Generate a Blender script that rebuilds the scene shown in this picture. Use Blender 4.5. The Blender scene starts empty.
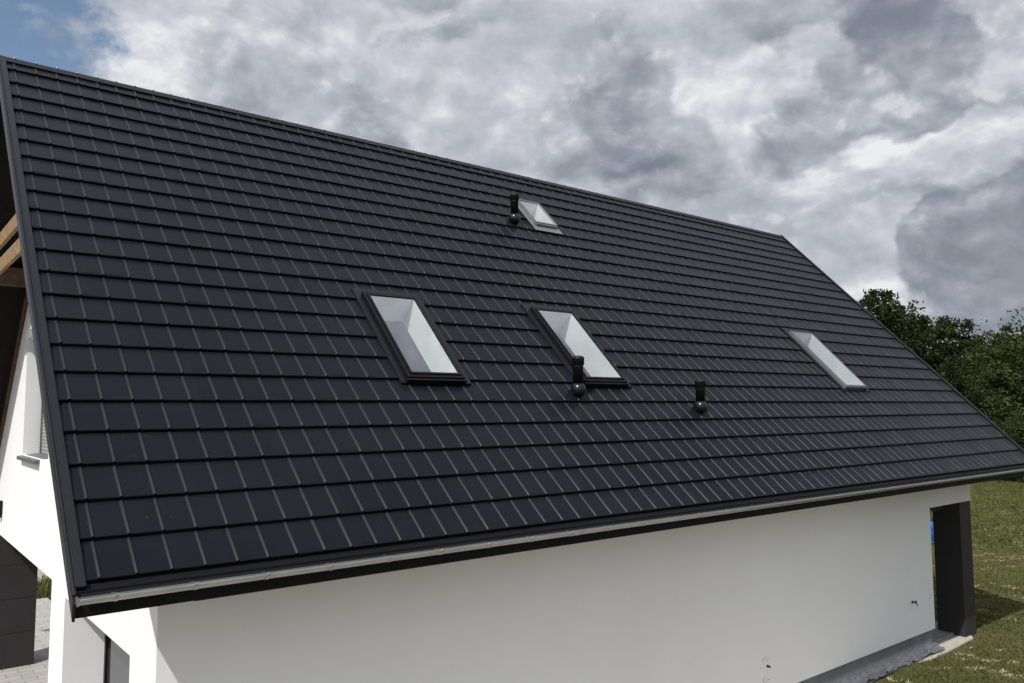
import bpy, bmesh, math, random
import numpy as np
from mathutils import Vector, Matrix, noise

random.seed(7)
rng = np.random.default_rng(7)
sc = bpy.context.scene
col = sc.collection
Z0 = 3.45                      # height of the eave edge of the roof over the ground
R2 = math.sqrt(0.5)
rad = math.radians

# ------------------------------------------------------------------ camera
cam_d = bpy.data.cameras.new('camera')
cam = bpy.data.objects.new('camera', cam_d)
col.objects.link(cam)
rt = Vector((0.776534, -0.63006, -0.004422))
dn = Vector((0.047827, 0.06594, -0.996677))
fw = Vector((0.628258, 0.773742, 0.081339))
M3 = Matrix((rt, -dn, -fw)).transposed()
cam.matrix_world = Matrix.Translation((-1.346689, -6.165647, 1.15887 + Z0)) @ M3.to_4x4()
cam_d.sensor_width = 36.0
cam_d.lens = 804.936 / 1024 * 36.0
cam_d.clip_start = 0.05
cam_d.clip_end = 3000
sc.camera = cam

# ------------------------------------------------------------------ light
SUN = Vector((1.0, 0.5, -1.35)).normalized()       # direction the light travels
sd = bpy.data.lights.new('sun', 'SUN')
sd.energy = 4.2
sd.angle = rad(0.53)
sd.color = (1.0, 0.975, 0.94)
so = bpy.data.objects.new('sun', sd)
so.rotation_euler = SUN.to_track_quat('-Z', 'Y').to_euler()
so.location = (-20, -10, 40)
col.objects.link(so)

vs = sc.view_settings
vs.view_transform = 'Standard'
try: vs.look = 'None'
except Exception: pass
vs.exposure = 0.09
vs.gamma = 1.0
vs.use_curve_mapping = False


class NT:
    """small helper round a node tree"""
    def __init__(s, tree):
        s.t = tree; s.n = tree.nodes; s.l = tree.links
    def new(s, kind, **kw):
        n = s.n.new(kind)
        for k, v in kw.items(): setattr(n, k, v)
        return n
    def put(s, sock, v):
        if isinstance(v, bpy.types.NodeSocket): s.l.new(v, sock)
        else:
            if isinstance(v, (tuple, list)) and len(v) == 3 and sock.type == 'RGBA': v = (*v, 1)
            sock.default_value = v
    def math(s, op, a, b=0.0, c=0.0, clamp=False):
        n = s.new('ShaderNodeMath', operation=op, use_clamp=clamp)
        s.put(n.inputs[0], a); s.put(n.inputs[1], b); s.put(n.inputs[2], c)
        return n.outputs[0]
    def vmath(s, op, a, b=(0, 0, 0), out=0):
        n = s.new('ShaderNodeVectorMath', operation=op)
        s.put(n.inputs[0], a)
        if op == 'SCALE': s.put(n.inputs['Scale'], b)
        else: s.put(n.inputs[1], b)
        return n.outputs[out]
    def noise(s, vec, scale, detail=4, rough=.5, dist=0.0, out='Fac'):
        n = s.new('ShaderNodeTexNoise')
        if vec is not None: s.put(n.inputs['Vector'], vec)
        n.inputs['Scale'].default_value = scale; n.inputs['Detail'].default_value = detail
        n.inputs['Roughness'].default_value = rough; n.inputs['Distortion'].default_value = dist
        return n.outputs[out]
    def ramp(s, fac, stops, interp='LINEAR'):
        n = s.new('ShaderNodeValToRGB'); r = n.color_ramp; r.interpolation = interp
        while len(r.elements) < len(stops): r.elements.new(0.5)
        for e, (p, c) in zip(r.elements, stops):
            e.position = p; e.color = (*c, 1) if len(c) == 3 else c
        s.put(n.inputs[0], fac); return n.outputs[0]
    def mix(s, fac, a, b):
        n = s.new('ShaderNodeMix', data_type='RGBA')
        s.put(n.inputs[0], fac); s.put(n.inputs[6], a); s.put(n.inputs[7], b)
        return n.outputs[2]
    def smooth(s, v, a, b, o0=0.0, o1=1.0):
        n = s.new('ShaderNodeMapRange', interpolation_type='SMOOTHSTEP')
        s.put(n.inputs[0], v); n.inputs[1].default_value = a; n.inputs[2].default_value = b
        n.inputs[3].default_value = o0; n.inputs[4].default_value = o1
        return n.outputs[0]


# ------------------------------------------------------------------ sky: Nishita with broken cloud cover
world = bpy.data.worlds.new('World')
sc.world = world
world.use_nodes = True
W = NT(world.node_tree); W.n.clear()
skyt = W.new('ShaderNodeTexSky', sky_type='NISHITA')
skyt.sun_disc = False
skyt.sun_elevation = rad(50.4)
skyt.sun_rotation = math.atan2(-1.0, -0.5)
skyt.altitude = 200
skyt.air_density = 1.2
skyt.dust_density = 0.6
b_sky = W.new('ShaderNodeBackground'); W.l.new(skyt.outputs[0], b_sky.inputs[0]); b_sky.inputs[1].default_value = 0.10
D = W.new('ShaderNodeTexCoord').outputs['Generated']
sep = W.new('ShaderNodeSeparateXYZ'); W.l.new(D, sep.inputs[0])
flat = W.new('ShaderNodeCombineXYZ')
W.l.new(sep.outputs[0], flat.inputs[0]); W.l.new(sep.outputs[1], flat.inputs[1])
W.put(flat.inputs[2], W.math('MULTIPLY', sep.outputs[2], 1.45))
P = flat.outputs[0]
warp = W.noise(W.vmath('ADD', P, (3.1, 7.7, 1.3)), 5.0, 5, .55, 0, 'Color')
WV = W.vmath('SUBTRACT', warp, (.5, .5, .5))

def spot(px_dir, r0, r1):
    """1 near a sky direction, falling to 0 at distance r1, with a ragged outline"""
    d = W.vmath('DISTANCE', W.vmath('ADD', D, W.vmath('SCALE', WV, 0.17)), px_dir, out=1)
    return W.smooth(d, r1, r0)
def total(*terms):
    t = terms[0]
    for x in terms[1:]: t = W.math('ADD', t, x)
    return t
def k(x, f): return W.math('MULTIPLY', x, f)
UP = (-.012, -.002, .020)
def field(off, scale, detail=9, rough=.56, dist=.12):
    """cloud thickness and its relief (lit from above and from the left)"""
    v = W.vmath('ADD', W.vmath('ADD', P, W.vmath('SCALE', WV, .05)), off)
    f0 = W.noise(v, scale, detail, rough, dist)
    f1 = W.noise(W.vmath('ADD', v, UP), scale, detail, rough, dist)
    return f0, W.math('SUBTRACT', f0, f1)

# high pale layer
a0, a1 = field((1.7, 0.4, 5.2), 5.2, 9, .53)
pale = W.ramp(total(a0, k(a1, 2.0)), [(.25, (.40, .425, .49)), (.45, (.51, .53, .59)), (.60, (.62, .637, .685)), (.78, (.83, .84, .865))])
# middle grey cumulus
m0, m1 = field((8.3, 2.9, 0.6), 6.2, 10, .52)
mt = total(m0, k(spot((0.651, 0.689, 0.32), .03, .13), .08), k(spot((0.67, 0.624, 0.402), .02, .10), .10), k(spot((0.762, 0.584, 0.279), .02, .12), .09),
           k(spot((0.736, 0.56, 0.38), .01, .07), -.15), k(spot((0.792, 0.467, 0.393), .01, .05), -.12), k(spot((0.862, 0.428, 0.272), .01, .05), -.13),
           k(spot((0.904, 0.32, 0.283), .01, .07), -.09), k(spot((0.373, 0.84, 0.395), .05, .24), -.03))
mmask = W.math('MULTIPLY', W.smooth(mt, .47, .56), .92)
mcol = W.ramp(total(k(m1, 4.4), .5, k(W.math('SUBTRACT', mt, .55), -.55)), [(.12, (.26, .282, .335)), (.40, (.365, .388, .445)), (.64, (.475, .497, .55)), (.84, (.64, .655, .69)), (.97, (.80, .81, .83))])
c1 = W.mix(mmask, pale, mcol)
# dark slate banks, near to the right
d0, d1 = field((4.4, 9.1, 2.2), 7.0, 10, .53)
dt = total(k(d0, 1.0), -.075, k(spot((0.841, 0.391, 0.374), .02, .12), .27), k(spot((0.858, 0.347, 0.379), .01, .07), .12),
           k(spot((0.908, 0.378, 0.18), .01, .085), .19), k(spot((0.926, 0.35, 0.14), .02, .15), .27), k(spot((0.935, 0.25, 0.15), .03, .15), .20),
           k(spot((0.811, 0.494, 0.313), .01, .09), .10), k(spot((0.67, 0.624, 0.402), .01, .10), .05), k(spot((0.71, 0.64, 0.29), .02, .12), .04),
           k(spot((0.80, -.12, 0.55), .10, .42), .22),  # added bank outside the view, darkens the sky mirrored in the roof
           k(spot((0.862, 0.428, 0.272), .01, .05), -.14), k(spot((0.905, 0.325, 0.28), .01, .06), -.15), k(spot((0.736, 0.56, 0.38), .01, .06), -.16),
           k(spot((0.792, 0.467, 0.393), .01, .04), -.12), k(spot((0.888, 0.436, 0.147), .01, .05), -.08))
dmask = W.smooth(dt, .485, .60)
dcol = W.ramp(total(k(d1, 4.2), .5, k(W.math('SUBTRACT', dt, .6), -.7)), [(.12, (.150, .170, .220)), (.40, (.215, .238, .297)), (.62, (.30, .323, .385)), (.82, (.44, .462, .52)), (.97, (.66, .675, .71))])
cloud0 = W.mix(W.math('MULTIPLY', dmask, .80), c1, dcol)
# clouds round the sun, behind the viewer, are brighter
glow = W.smooth(W.vmath('DOT_PRODUCT', D, tuple(-SUN), out=1), -.1, .95, .95, 1.45)
cloud = W.vmath('SCALE', cloud0, glow)
b_cl = W.new('ShaderNodeBackground'); W.l.new(cloud, b_cl.inputs[0]); b_cl.inputs[1].default_value = 1.0
hole = W.noise(W.vmath('ADD', P, (0.3, 5.5, 9.4)), 7.5, 10, .6, .1)
cover = total(hole, k(spot((0.12, 0.92, 0.372), .03, .15), -.36), .05)
cover = W.smooth(cover, .24, .42)
cover = W.math('SUBTRACT', 1.0, W.math('MULTIPLY', W.math('SUBTRACT', 1.0, cover), spot((0.15, 0.90, 0.38), .10, .34)))
mixs = W.new('ShaderNodeMixShader')
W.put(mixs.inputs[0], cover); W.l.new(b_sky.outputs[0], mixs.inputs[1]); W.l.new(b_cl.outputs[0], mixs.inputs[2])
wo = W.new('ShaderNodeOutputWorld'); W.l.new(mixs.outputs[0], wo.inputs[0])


# ------------------------------------------------------------------ materials
def mat(name, base, rough=.6, var=.12, scale=6.0, bump=0.0, bscale=60.0, metallic=0.0, spec=.5, base2=None, detail=5, coat=0.0, rvar=0.0):
    m = bpy.data.materials.new(name); m.use_nodes = True
    N = NT(m.node_tree); bs = N.n['Principled BSDF']
    obc = N.new('ShaderNodeTexCoord').outputs['Object']
    nz = N.noise(obc, scale, detail, .6)
    b2 = base2 or tuple(c * (1 - var) for c in base)
    b1 = base if base2 else tuple(min(1, c * (1 + var)) for c in base)
    N.l.new(N.ramp(nz, [(.3, b2), (.7, b1)]), bs.inputs['Base Color'])
    bs.inputs['Metallic'].default_value = metallic
    bs.inputs['Specular IOR Level'].default_value = spec
    if rvar:
        N.put(bs.inputs['Roughness'], N.math('ADD', rough - rvar / 2, N.math('MULTIPLY', N.noise(obc, scale * .7, 4), rvar)))
    else: bs.inputs['Roughness'].default_value = rough
    if coat: bs.inputs['Coat Weight'].default_value = coat
    if bump:
        bn = N.new('ShaderNodeBump'); bn.inputs['Strength'].default_value = bump; bn.inputs['Distance'].default_value = .01
        N.l.new(N.noise(obc, bscale, 4, .6), bn.inputs['Height']); N.l.new(bn.outputs[0], bs.inputs['Normal'])
    return m

M = {}
M['tile'] = mat('anthracite_coated_steel', (.0088, .0092, .0125), .31, .10, 1.6, .08, 5.0, rvar=.08, spec=.13)
def sheet_variation(m, base):
    N = NT(m.node_tree); bs = N.n['Principled BSDF']
    obc = N.new('ShaderNodeTexCoord').outputs['Object']
    sp = N.new('ShaderNodeSeparateXYZ'); N.l.new(obc, sp.inputs[0])
    v = N.math('MULTIPLY', N.math('ADD', sp.outputs[1], sp.outputs[2]), R2)
    row = N.math('FLOOR', N.math('DIVIDE', N.math('ADD', v, 2.0), .70))
    colm = N.math('FLOOR', N.math('DIVIDE', N.math('ADD', sp.outputs[0], N.math('MULTIPLY', row, .48)), 1.2))
    cv = N.new('ShaderNodeCombineXYZ'); N.put(cv.inputs[0], colm); N.put(cv.inputs[1], row)
    wn = N.new('ShaderNodeTexWhiteNoise', noise_dimensions='2D'); N.l.new(cv.outputs[0], wn.inputs[0])
    dust = N.noise(obc, 2.3, 8, .7); streak = N.new('ShaderNodeMapping'); streak.inputs['Scale'].default_value = (9, .7, .7); N.l.new(obc, streak.inputs[0])
    st = N.noise(streak.outputs[0], 2.0, 6, .65)
    f = N.math('ADD', .72, N.math('ADD', N.math('MULTIPLY', wn.outputs[0], .26), N.math('ADD', N.math('MULTIPLY', dust, .25), N.math('MULTIPLY', st, .22))))
    N.l.new(N.vmath('SCALE', base, f), bs.inputs['Base Color'])
    spk = N.smooth(N.noise(obc, 42, 2, .5), .74, .80)
    N.l.new(N.mix(spk, N.vmath('SCALE', base, f), (.06, .06, .06)), bs.inputs['Base Color'])
    N.put(bs.inputs['Roughness'], N.math('ADD', .25, N.math('ADD', N.math('MULTIPLY', wn.outputs[0], .06), N.math('MULTIPLY', dust, .12))))
sheet_variation(M['tile'], (.0078, .0079, .0116))
M['tile'].node_tree.nodes['Principled BSDF'].inputs['IOR'].default_value = 1.4
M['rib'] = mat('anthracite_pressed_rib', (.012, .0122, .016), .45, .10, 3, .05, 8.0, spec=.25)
M['trim'] = mat('anthracite_trim', (.011, .0115, .015), .40, .08, 3.0, rvar=.08, spec=.25)
M['fascia'] = mat('black_fascia', (.006, .006, .007), .6, .1, 4, spec=.15)
M['soffit'] = mat('dark_soffit', (.03, .028, .027), .7, .15, 4)
M['render'] = mat('white_render', (.79, .79, .79), .9, .025, .7, .25, 260.0, spec=.2)
M['plinth'] = mat('grey_plinth', (.155, .158, .172), .8, .2, 2.5, .4, 30)
M['zinc'] = mat('grey_zinc', (.36, .36, .35), .32, .12, 5, metallic=.85, rvar=.12)
M['frame'] = mat('black_window_frame', (.006, .006, .007), .36, .1, 5, spec=.18)
M['greyframe'] = mat('grey_window_frame', (.11, .115, .12), .42, .1, 5)
M['shutter'] = mat('grey_shutter_slats', (.26, .26, .265), .5, .1, 5)
M['alu'] = mat('pale_flashing', (.17, .17, .17), .45, .12, 7, metallic=.2)
M['well'] = mat('white_reveal', (.84, .85, .83), .7, .03, 3)
M['room'] = mat('pale_room', (.74, .75, .77), .8, .05, 2)
M['vent'] = mat('black_glossy_plastic', (.007, .007, .0075), .25, .1, 5, spec=.45)
M['wood'] = mat('spruce_timber', (.34, .215, .095), .75, .1, 16, .5, 40, base2=(.13, .075, .03))
M['wood_dark'] = mat('brown_stained_timber', (.13, .065, .035), .7, .1, 7, .3, 40, base2=(.035, .018, .010))
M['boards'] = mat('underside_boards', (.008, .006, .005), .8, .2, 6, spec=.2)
M['clad'] = mat('charcoal_cladding', (.026, .0245, .025), .6, .12, 3, .2, 50, spec=.3)
M['black'] = mat('matt_black', (.006, .006, .006), .5, .1, 5, spec=.25)
M['steel'] = mat('stainless_steel', (.5, .5, .5), .3, .1, 5, metallic=.8)
M['sand'] = mat('pale_sand', (.46, .43, .36), .95, .1, 9, .6, 60, base2=(.33, .305, .25))
M['foil'] = mat('grey_plastic_sheet', (.14, .143, .155), .30, .1, 5, .5, 12, base2=(.065, .067, .076), spec=.6)
M['concrete'] = mat('rough_concrete', (.24, .235, .225), .9, .1, 4, .5, 50, base2=(.15, .15, .145))
M['gravel'] = mat('gravel', (.42, .38, .31), .95, .1, 9, .9, 30, base2=(.18, .165, .14))
M['bark'] = mat('bark', (.045, .036, .028), .9, .3, 3, .6, 20)
M['mark'] = mat('graphite_mark', (.16, .16, .16), .9, .1, 5)
M['blue'] = mat('blue_plastic', (.015, .085, .26), .5, .15, 5)

def glass_mat():
    m = bpy.data.materials.new('window_glass'); m.use_nodes = True
    N = NT(m.node_tree); N.n.clear()
    g = N.new('ShaderNodeNewGeometry')
    c = N.math('ABSOLUTE', N.vmath('DOT_PRODUCT', g.outputs['Incoming'], g.outputs['Normal'], out=1))
    fac = N.math('ADD', .30, N.math('MULTIPLY', N.math('POWER', N.math('SUBTRACT', 1.0, c), 5.0), .93), clamp=True)
    tr = N.new('ShaderNodeBsdfTransparent'); tr.inputs[0].default_value = (.89, .93, .93, 1)
    gl = N.new('ShaderNodeBsdfGlossy'); gl.inputs['Roughness'].default_value = .015; gl.inputs[0].default_value = (.95, .97, 1, 1)
    bn = N.new('ShaderNodeBump'); bn.inputs['Strength'].default_value = .02; bn.inputs['Distance'].default_value = .02
    N.l.new(N.noise(N.new('ShaderNodeTexCoord').outputs['Object'], 2.5, 2), bn.inputs['Height']); N.l.new(bn.outputs[0], gl.inputs['Normal'])
    mx = N.new('ShaderNodeMixShader'); N.put(mx.inputs[0], fac)
    N.l.new(tr.outputs[0], mx.inputs[1]); N.l.new(gl.outputs[0], mx.inputs[2])
    o = N.new('ShaderNodeOutputMaterial'); N.l.new(mx.outputs[0], o.inputs[0])
    return m
M['glass'] = glass_mat()
M['darkglass'] = mat('dark_window_glass', (.035, .037, .042), .06, .2, 1.5, .03, 3, spec=.8)

def leaf_mat(name, c1, c2):
    m = bpy.data.materials.new(name); m.use_nodes = True
    N = NT(m.node_tree); N.n.clear()
    obc = N.new('ShaderNodeTexCoord').outputs['Object']
    geo = N.new('ShaderNodeNewGeometry')
    v = N.math('ADD', N.math('MULTIPLY', N.noise(obc, .55, 5, .65), .7), N.math('MULTIPLY', geo.outputs['Random Per Island'], .3))
    c = N.ramp(v, [(.3, c1), (.68, c2)])
    d = N.new('ShaderNodeBsdfDiffuse'); N.l.new(c, d.inputs[0])
    t = N.new('ShaderNodeBsdfTranslucent'); N.l.new(N.vmath('MULTIPLY', c, (1.0, 1.15, .55)), t.inputs[0])
    mx = N.new('ShaderNodeMixShader'); mx.inputs[0].default_value = .28
    N.l.new(d.outputs[0], mx.inputs[1]); N.l.new(t.outputs[0], mx.inputs[2])
    o = N.new('ShaderNodeOutputMaterial'); N.l.new(mx.outputs[0], o.inputs[0])
    return m
M['leafA'] = leaf_mat('leaf_dark', (.013, .021, .009), (.048, .063, .024))
M['leafB'] = leaf_mat('leaf_mid', (.024, .034, .012), (.080, .096, .034))
M['leafC'] = leaf_mat('leaf_olive', (.030, .039, .016), (.092, .106, .046))
M['blade'] = leaf_mat('grass_blade', (.068, .078, .025), (.148, .150, .056))
M['straw'] = leaf_mat('straw_blade', (.38, .33, .20), (.60, .54, .36))

def ground_mat():
    m = bpy.data.materials.new('meadow_ground'); m.use_nodes = True
    N = NT(m.node_tree); bs = N.n['Principled BSDF']
    obc = N.new('ShaderNodeTexCoord').outputs['Object']
    n1 = N.noise(obc, .35, 6, .6); n2 = N.noise(obc, 3.5, 8, .7); n3 = N.noise(obc, 22, 5, .7)
    v = N.math('ADD', N.math('MULTIPLY', n1, .35), N.math('ADD', N.math('MULTIPLY', n2, .4), N.math('MULTIPLY', n3, .25)))
    c = N.ramp(v, [(.32, (.050, .052, .020)), (.47, (.082, .082, .032)), (.58, (.115, .106, .050)), (.70, (.18, .152, .085))])
    N.l.new(c, bs.inputs['Base Color']); bs.inputs['Roughness'].default_value = .95; bs.inputs['Specular IOR Level'].default_value = .1
    bn = N.new('ShaderNodeBump'); bn.inputs['Strength'].default_value = .8; bn.inputs['Distance'].default_value = .06
    N.l.new(N.math('ADD', n2, n3), bn.inputs['Height']); N.l.new(bn.outputs[0], bs.inputs['Normal'])
    return m
M['ground'] = ground_mat()

def paver_mat():
    m = bpy.data.materials.new('concrete_pavers'); m.use_nodes = True
    N = NT(m.node_tree); bs = N.n['Principled BSDF']
    obc = N.new('ShaderNodeTexCoord').outputs['Object']
    b = N.new('ShaderNodeTexBrick'); N.l.new(obc, b.inputs['Vector'])
    b.inputs['Scale'].default_value = 1.0; b.inputs['Brick Width'].default_value = .4; b.inputs['Row Height'].default_value = .2
    b.inputs['Mortar Size'].default_value = .008
    b.inputs['Color1'].default_value = (.36, .345, .32, 1); b.inputs['Color2'].default_value = (.28, .275, .26, 1); b.inputs['Mortar'].default_value = (.12, .115, .10, 1)
    n = N.noise(obc, 1.3, 6, .65)
    N.l.new(N.mix(N.math('MULTIPLY', n, .5), b.outputs[0], (.42, .39, .34)), bs.inputs['Base Color']); bs.inputs['Roughness'].default_value = .85
    bn = N.new('ShaderNodeBump'); bn.inputs['Strength'].default_value = .5; bn.inputs['Distance'].default_value = .006; bn.invert = True
    N.l.new(b.outputs[1], bn.inputs['Height']); N.l.new(bn.outputs[0], bs.inputs['Normal'])
    return m
M['paver'] = paver_mat()


# ------------------------------------------------------------------ object helpers (coordinates relative to the eave edge; Z0 lifts them)
def wloc(o):
    v = Vector((0, 0, 0))
    while o is not None: v += o.location; o = o.parent
    return v

def link(name, me, m, parent=None, loc=None, smooth=False):
    """mesh in eave coordinates -> one object; its origin is loc (eave coordinates) or the parent's origin"""
    o = bpy.data.objects.new(name, me)
    col.objects.link(o)
    pw = wloc(parent)
    org = Vector(loc) + Vector((0, 0, Z0)) if loc is not None else (pw if parent else Vector((0, 0, 0)))
    me.transform(Matrix.Translation(Vector((0, 0, Z0)) - org))
    o.parent = parent
    o.location = org - pw
    for x in (m if isinstance(m, (list, tuple)) else [m]): me.materials.append(x)
    if smooth:
        for p in me.polygons: p.use_smooth = True
    return o

def from_bm(name, bm, m, parent=None, loc=None, smooth=False, recalc=True):
    if recalc: bmesh.ops.recalc_face_normals(bm, faces=bm.faces)
    me = bpy.data.meshes.new(name); bm.to_mesh(me); bm.free()
    return link(name, me, m, parent, loc, smooth)

def bx(bm, x0, x1, y0, y1, z0, z1, bev=0.0, mi=0):
    n0 = len(bm.faces)
    vs = [bm.verts.new((x, y, z)) for x in (x0, x1) for y in (y0, y1) for z in (z0, z1)]
    fs = []
    for q in ((0, 1, 3, 2), (4, 6, 7, 5), (0, 4, 5, 1), (2, 3, 7, 6), (0, 2, 6, 4), (1, 5, 7, 3)):
        f = bm.faces.new([vs[i] for i in q]); f.material_index = mi; fs.append(f)
    if bev:
        es = list({e for f in fs for e in f.edges})
        bmesh.ops.bevel(bm, geom=es, offset=bev, segments=2, affect='EDGES', profile=.6)
    return vs

def slope(u, v, n):
    """roof coordinates: u along the eave, v up the slope, n above the tile plane"""
    return Vector((u, (v - n) * R2, (v + n) * R2))

def slope_box(bm, u0, u1, v0, v1, n0, n1, bev=0.0, mi=0):
    vs = [bm.verts.new(slope(u, v, n)) for u in (u0, u1) for v in (v0, v1) for n in (n0, n1)]
    fs = []
    for q in ((0, 1, 3, 2), (4, 6, 7, 5), (0, 4, 5, 1), (2, 3, 7, 6), (0, 2, 6, 4), (1, 5, 7, 3)):
        f = bm.faces.new([vs[i] for i in q]); f.material_index = mi; fs.append(f)
    if bev:
        es = list({e for f in fs for e in f.edges})
        bmesh.ops.bevel(bm, geom=es, offset=bev, segments=2, affect='EDGES', profile=.6)

def prism(bm, pts, axis, a0, a1, mi=0):
    """extrude a 2D outline along an axis: axis 0 -> pts are (y,z); 1 -> (x,z); 2 -> (x,y)"""
    def P(p, a):
        return (a, p[0], p[1]) if axis == 0 else ((p[0], a, p[1]) if axis == 1 else (p[0], p[1], a))
    A = [bm.verts.new(P(p, a0)) for p in pts]; B = [bm.verts.new(P(p, a1)) for p in pts]
    fs = [bm.faces.new(A[::-1]), bm.faces.new(B)]
    for i in range(len(pts)):
        j = (i + 1) % len(pts); fs.append(bm.faces.new((A[i], A[j], B[j], B[i])))
    for f in fs: f.material_index = mi

def wall_with_holes(bm, outline, holes, axis, a0, a1):
    """a wall slab cut by rectangular openings (p0,p1,z0,z1)"""
    def P(p, a): return (a, p[0], p[1]) if axis == 0 else (p[0], a, p[1])
    t = bmesh.new()
    t.faces.new([t.verts.new((p[0], p[1], 0)) for p in outline])
    for (p0, p1, z0, z1) in holes:
        for co, no in (((p0, 0, 0), (1, 0, 0)), ((p1, 0, 0), (1, 0, 0)), ((0, z0, 0), (0, 1, 0)), ((0, z1, 0), (0, 1, 0))):
            bmesh.ops.bisect_plane(t, geom=t.verts[:] + t.edges[:] + t.faces[:], plane_co=co, plane_no=no, dist=1e-5)
    kill = []
    for f in t.faces:
        c = f.calc_center_median()
        if any(p0 < c.x < p1 and z0 < c.y < z1 for p0, p1, z0, z1 in holes): kill.append(f)
    bmesh.ops.delete(t, geom=kill, context='FACES')
    mp = {}
    def V(v, k, a):
        if (v, k) not in mp: mp[(v, k)] = bm.verts.new(P((v.co.x, v.co.y), a))
        return mp[(v, k)]
    for f in t.faces:
        bm.faces.new([V(v, 0, a0) for v in f.verts]); bm.faces.new([V(v, 1, a1) for v in reversed(f.verts)])
    for e in t.edges:
        if len(e.link_faces) == 1:
            a, b = e.verts; bm.faces.new((V(a, 0, a0), V(b, 0, a0), V(b, 1, a1), V(a, 1, a1)))
    t.free()

def lathe(bm, prof, c, seg=24, axis='Z', mi=0):
    rings = []
    for r, h in prof:
        ring = []
        for k in range(seg):
            a = 2 * math.pi * k / seg
            if axis == 'Z': p = (c[0] + r * math.cos(a), c[1] + r * math.sin(a), c[2] + h)
            elif axis == 'Y': p = (c[0] + r * math.cos(a), c[1] + h, c[2] + r * math.sin(a))
            else: p = (c[0] + h, c[1] + r * math.cos(a), c[2] + r * math.sin(a))
            ring.append(bm.verts.new(p))
        rings.append(ring)
    for A, B in zip(rings, rings[1:]):
        for k in range(seg):
            f = bm.faces.new((A[k], A[(k + 1) % seg], B[(k + 1) % seg], B[k])); f.material_index = mi; f.smooth = True
    for ring in (rings[0], rings[-1]):
        f = bm.faces.new(ring); f.material_index = mi

def tube(bm, pts, radii, seg=8, mi=0):
    rings = []
    for i, p in enumerate(pts):
        p = Vector(p)
        d = (Vector(pts[min(i + 1, len(pts) - 1)]) - Vector(pts[max(i - 1, 0)])).normalized()
        a = d.orthogonal().normalized(); b = d.cross(a)
        if rings and i:
            pass
        rings.append([bm.verts.new(p + (a * math.cos(2 * math.pi * k / seg) + b * math.sin(2 * math.pi * k / seg)) * radii[i]) for k in range(seg)])
    for A, B in zip(rings, rings[1:]):
        off = min(range(seg), key=lambda o: sum((A[k].co - B[(k + o) % seg].co).length for k in range(seg)))
        for k in range(seg):
            f = bm.faces.new((A[k], A[(k + 1) % seg], B[(k + 1 + off) % seg], B[(k + off) % seg])); f.material_index = mi; f.smooth = True
    bm.faces.new(rings[0]); bm.faces.new(rings[-1])

def tag(o, label=None, cat=None, group=None, kind=None):
    if label: o['label'] = label
    if cat: o['category'] = cat
    if group: o['group'] = group
    if kind: o['kind'] = kind
    return o

def thing(name, label, cat, loc, group=None):
    o = bpy.data.objects.new(name, None); col.objects.link(o)
    o.location = Vector(loc) + Vector((0, 0, Z0)); o.empty_display_size = .5
    return tag(o, label, cat, group)


# ================================================================== SETTING
G = -Z0                                            # ground level in eave coordinates
def terrain():
    n = 150
    xs = np.sign(np.linspace(-1, 1, n)) * np.abs(np.linspace(-1, 1, n)) ** 2.6 * 900 + 12
    ys = np.sign(np.linspace(-1, 1, n)) * np.abs(np.linspace(-1, 1, n)) ** 2.6 * 900 + 5
    X, Y = np.meshgrid(xs, ys, indexing='ij')
    d = np.maximum(np.hypot(X - 8.5, Y - 6) - 58, 0)
    Z = G + np.minimum(d / 40, 1) * (.25 * np.sin(X * .31 + 1) * np.cos(Y * .23) + .08 * np.sin(X * .09 - Y * .13))
    me = bpy.data.meshes.new('ground')
    idx = np.arange(n * n).reshape(n, n)
    f = np.stack([idx[:-1, :-1], idx[1:, :-1], idx[1:, 1:], idx[:-1, 1:]], -1).reshape(-1, 4)
    me.from_pydata(np.stack([X, Y, Z], -1).reshape(-1, 3).tolist(), [], f.tolist())
    return tag(link('ground', me, M['ground'], smooth=True), kind='structure')
terrain()

bm = bmesh.new(); bx(bm, -4.5, 2.38, 2.2, 15.9, G - .1, G + .17, .02)
tag(from_bm('paving', bm, M['paver']), kind='structure')
bm = bmesh.new(); prism(bm, [(-12, 19), (2.2, 18.2), (9, 20), (9, 34), (-12, 34)], 2, G - .1, G + .05)
tag(from_bm('gravel_ground', bm, M['gravel']), kind='structure')
# strip of pale sand left along the eave wall by the building work
bm = bmesh.new()
pts = [(-3, .62), (-3.4, -2.2), (0, -3.2), (6, -3.4), (11.5, -3.0), (12.9, -1.4), (11.9, .1), (11.0, .5), (10.6, .8)] + [(x, (.755 if x > 13.7 else .84) + .02 * math.sin(x * 2.1) + random.uniform(-.02, .02)) for x in np.arange(10.8, 16.2, .4)] + [(16.2, .9), (16.2, 1.11), (.4, 1.11), (-3, 2.1)]  # broad unseen yard in front, added to bounce light onto the eave wall
prism(bm, pts, 2, G - .05, G + .02)
tag(from_bm('sand_strip', bm, M['sand']), kind='structure')
bm = bmesh.new(); bx(bm, 14.5, 16.6, 1.12, 5.2, G - .05, G + .06, .015)
tag(from_bm('porch_slab', bm, M['concrete']), kind='structure')


# ================================================================== HOUSE
XL, XR = .646, 16.5           # gable wall faces
YF, YB = .9, 10.85            # eave wall faces
RX0, RX1 = -.10, 17.40        # tiled roof ends
RIDGE = 5.66
house = thing('house', 'white rendered house with a steep anthracite tiled roof and four roof windows', 'house', (8.5, 5.6, G))

TOP = 2 * 5.64 - .23          # underside of the roof: z = y-.30 in front, z = TOP-y behind
def gable_outline(z0):
    return [(YF, z0), (YB, z0), (YB, TOP - YB), (5.64, 5.34), (YF, YF - .30)]

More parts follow.
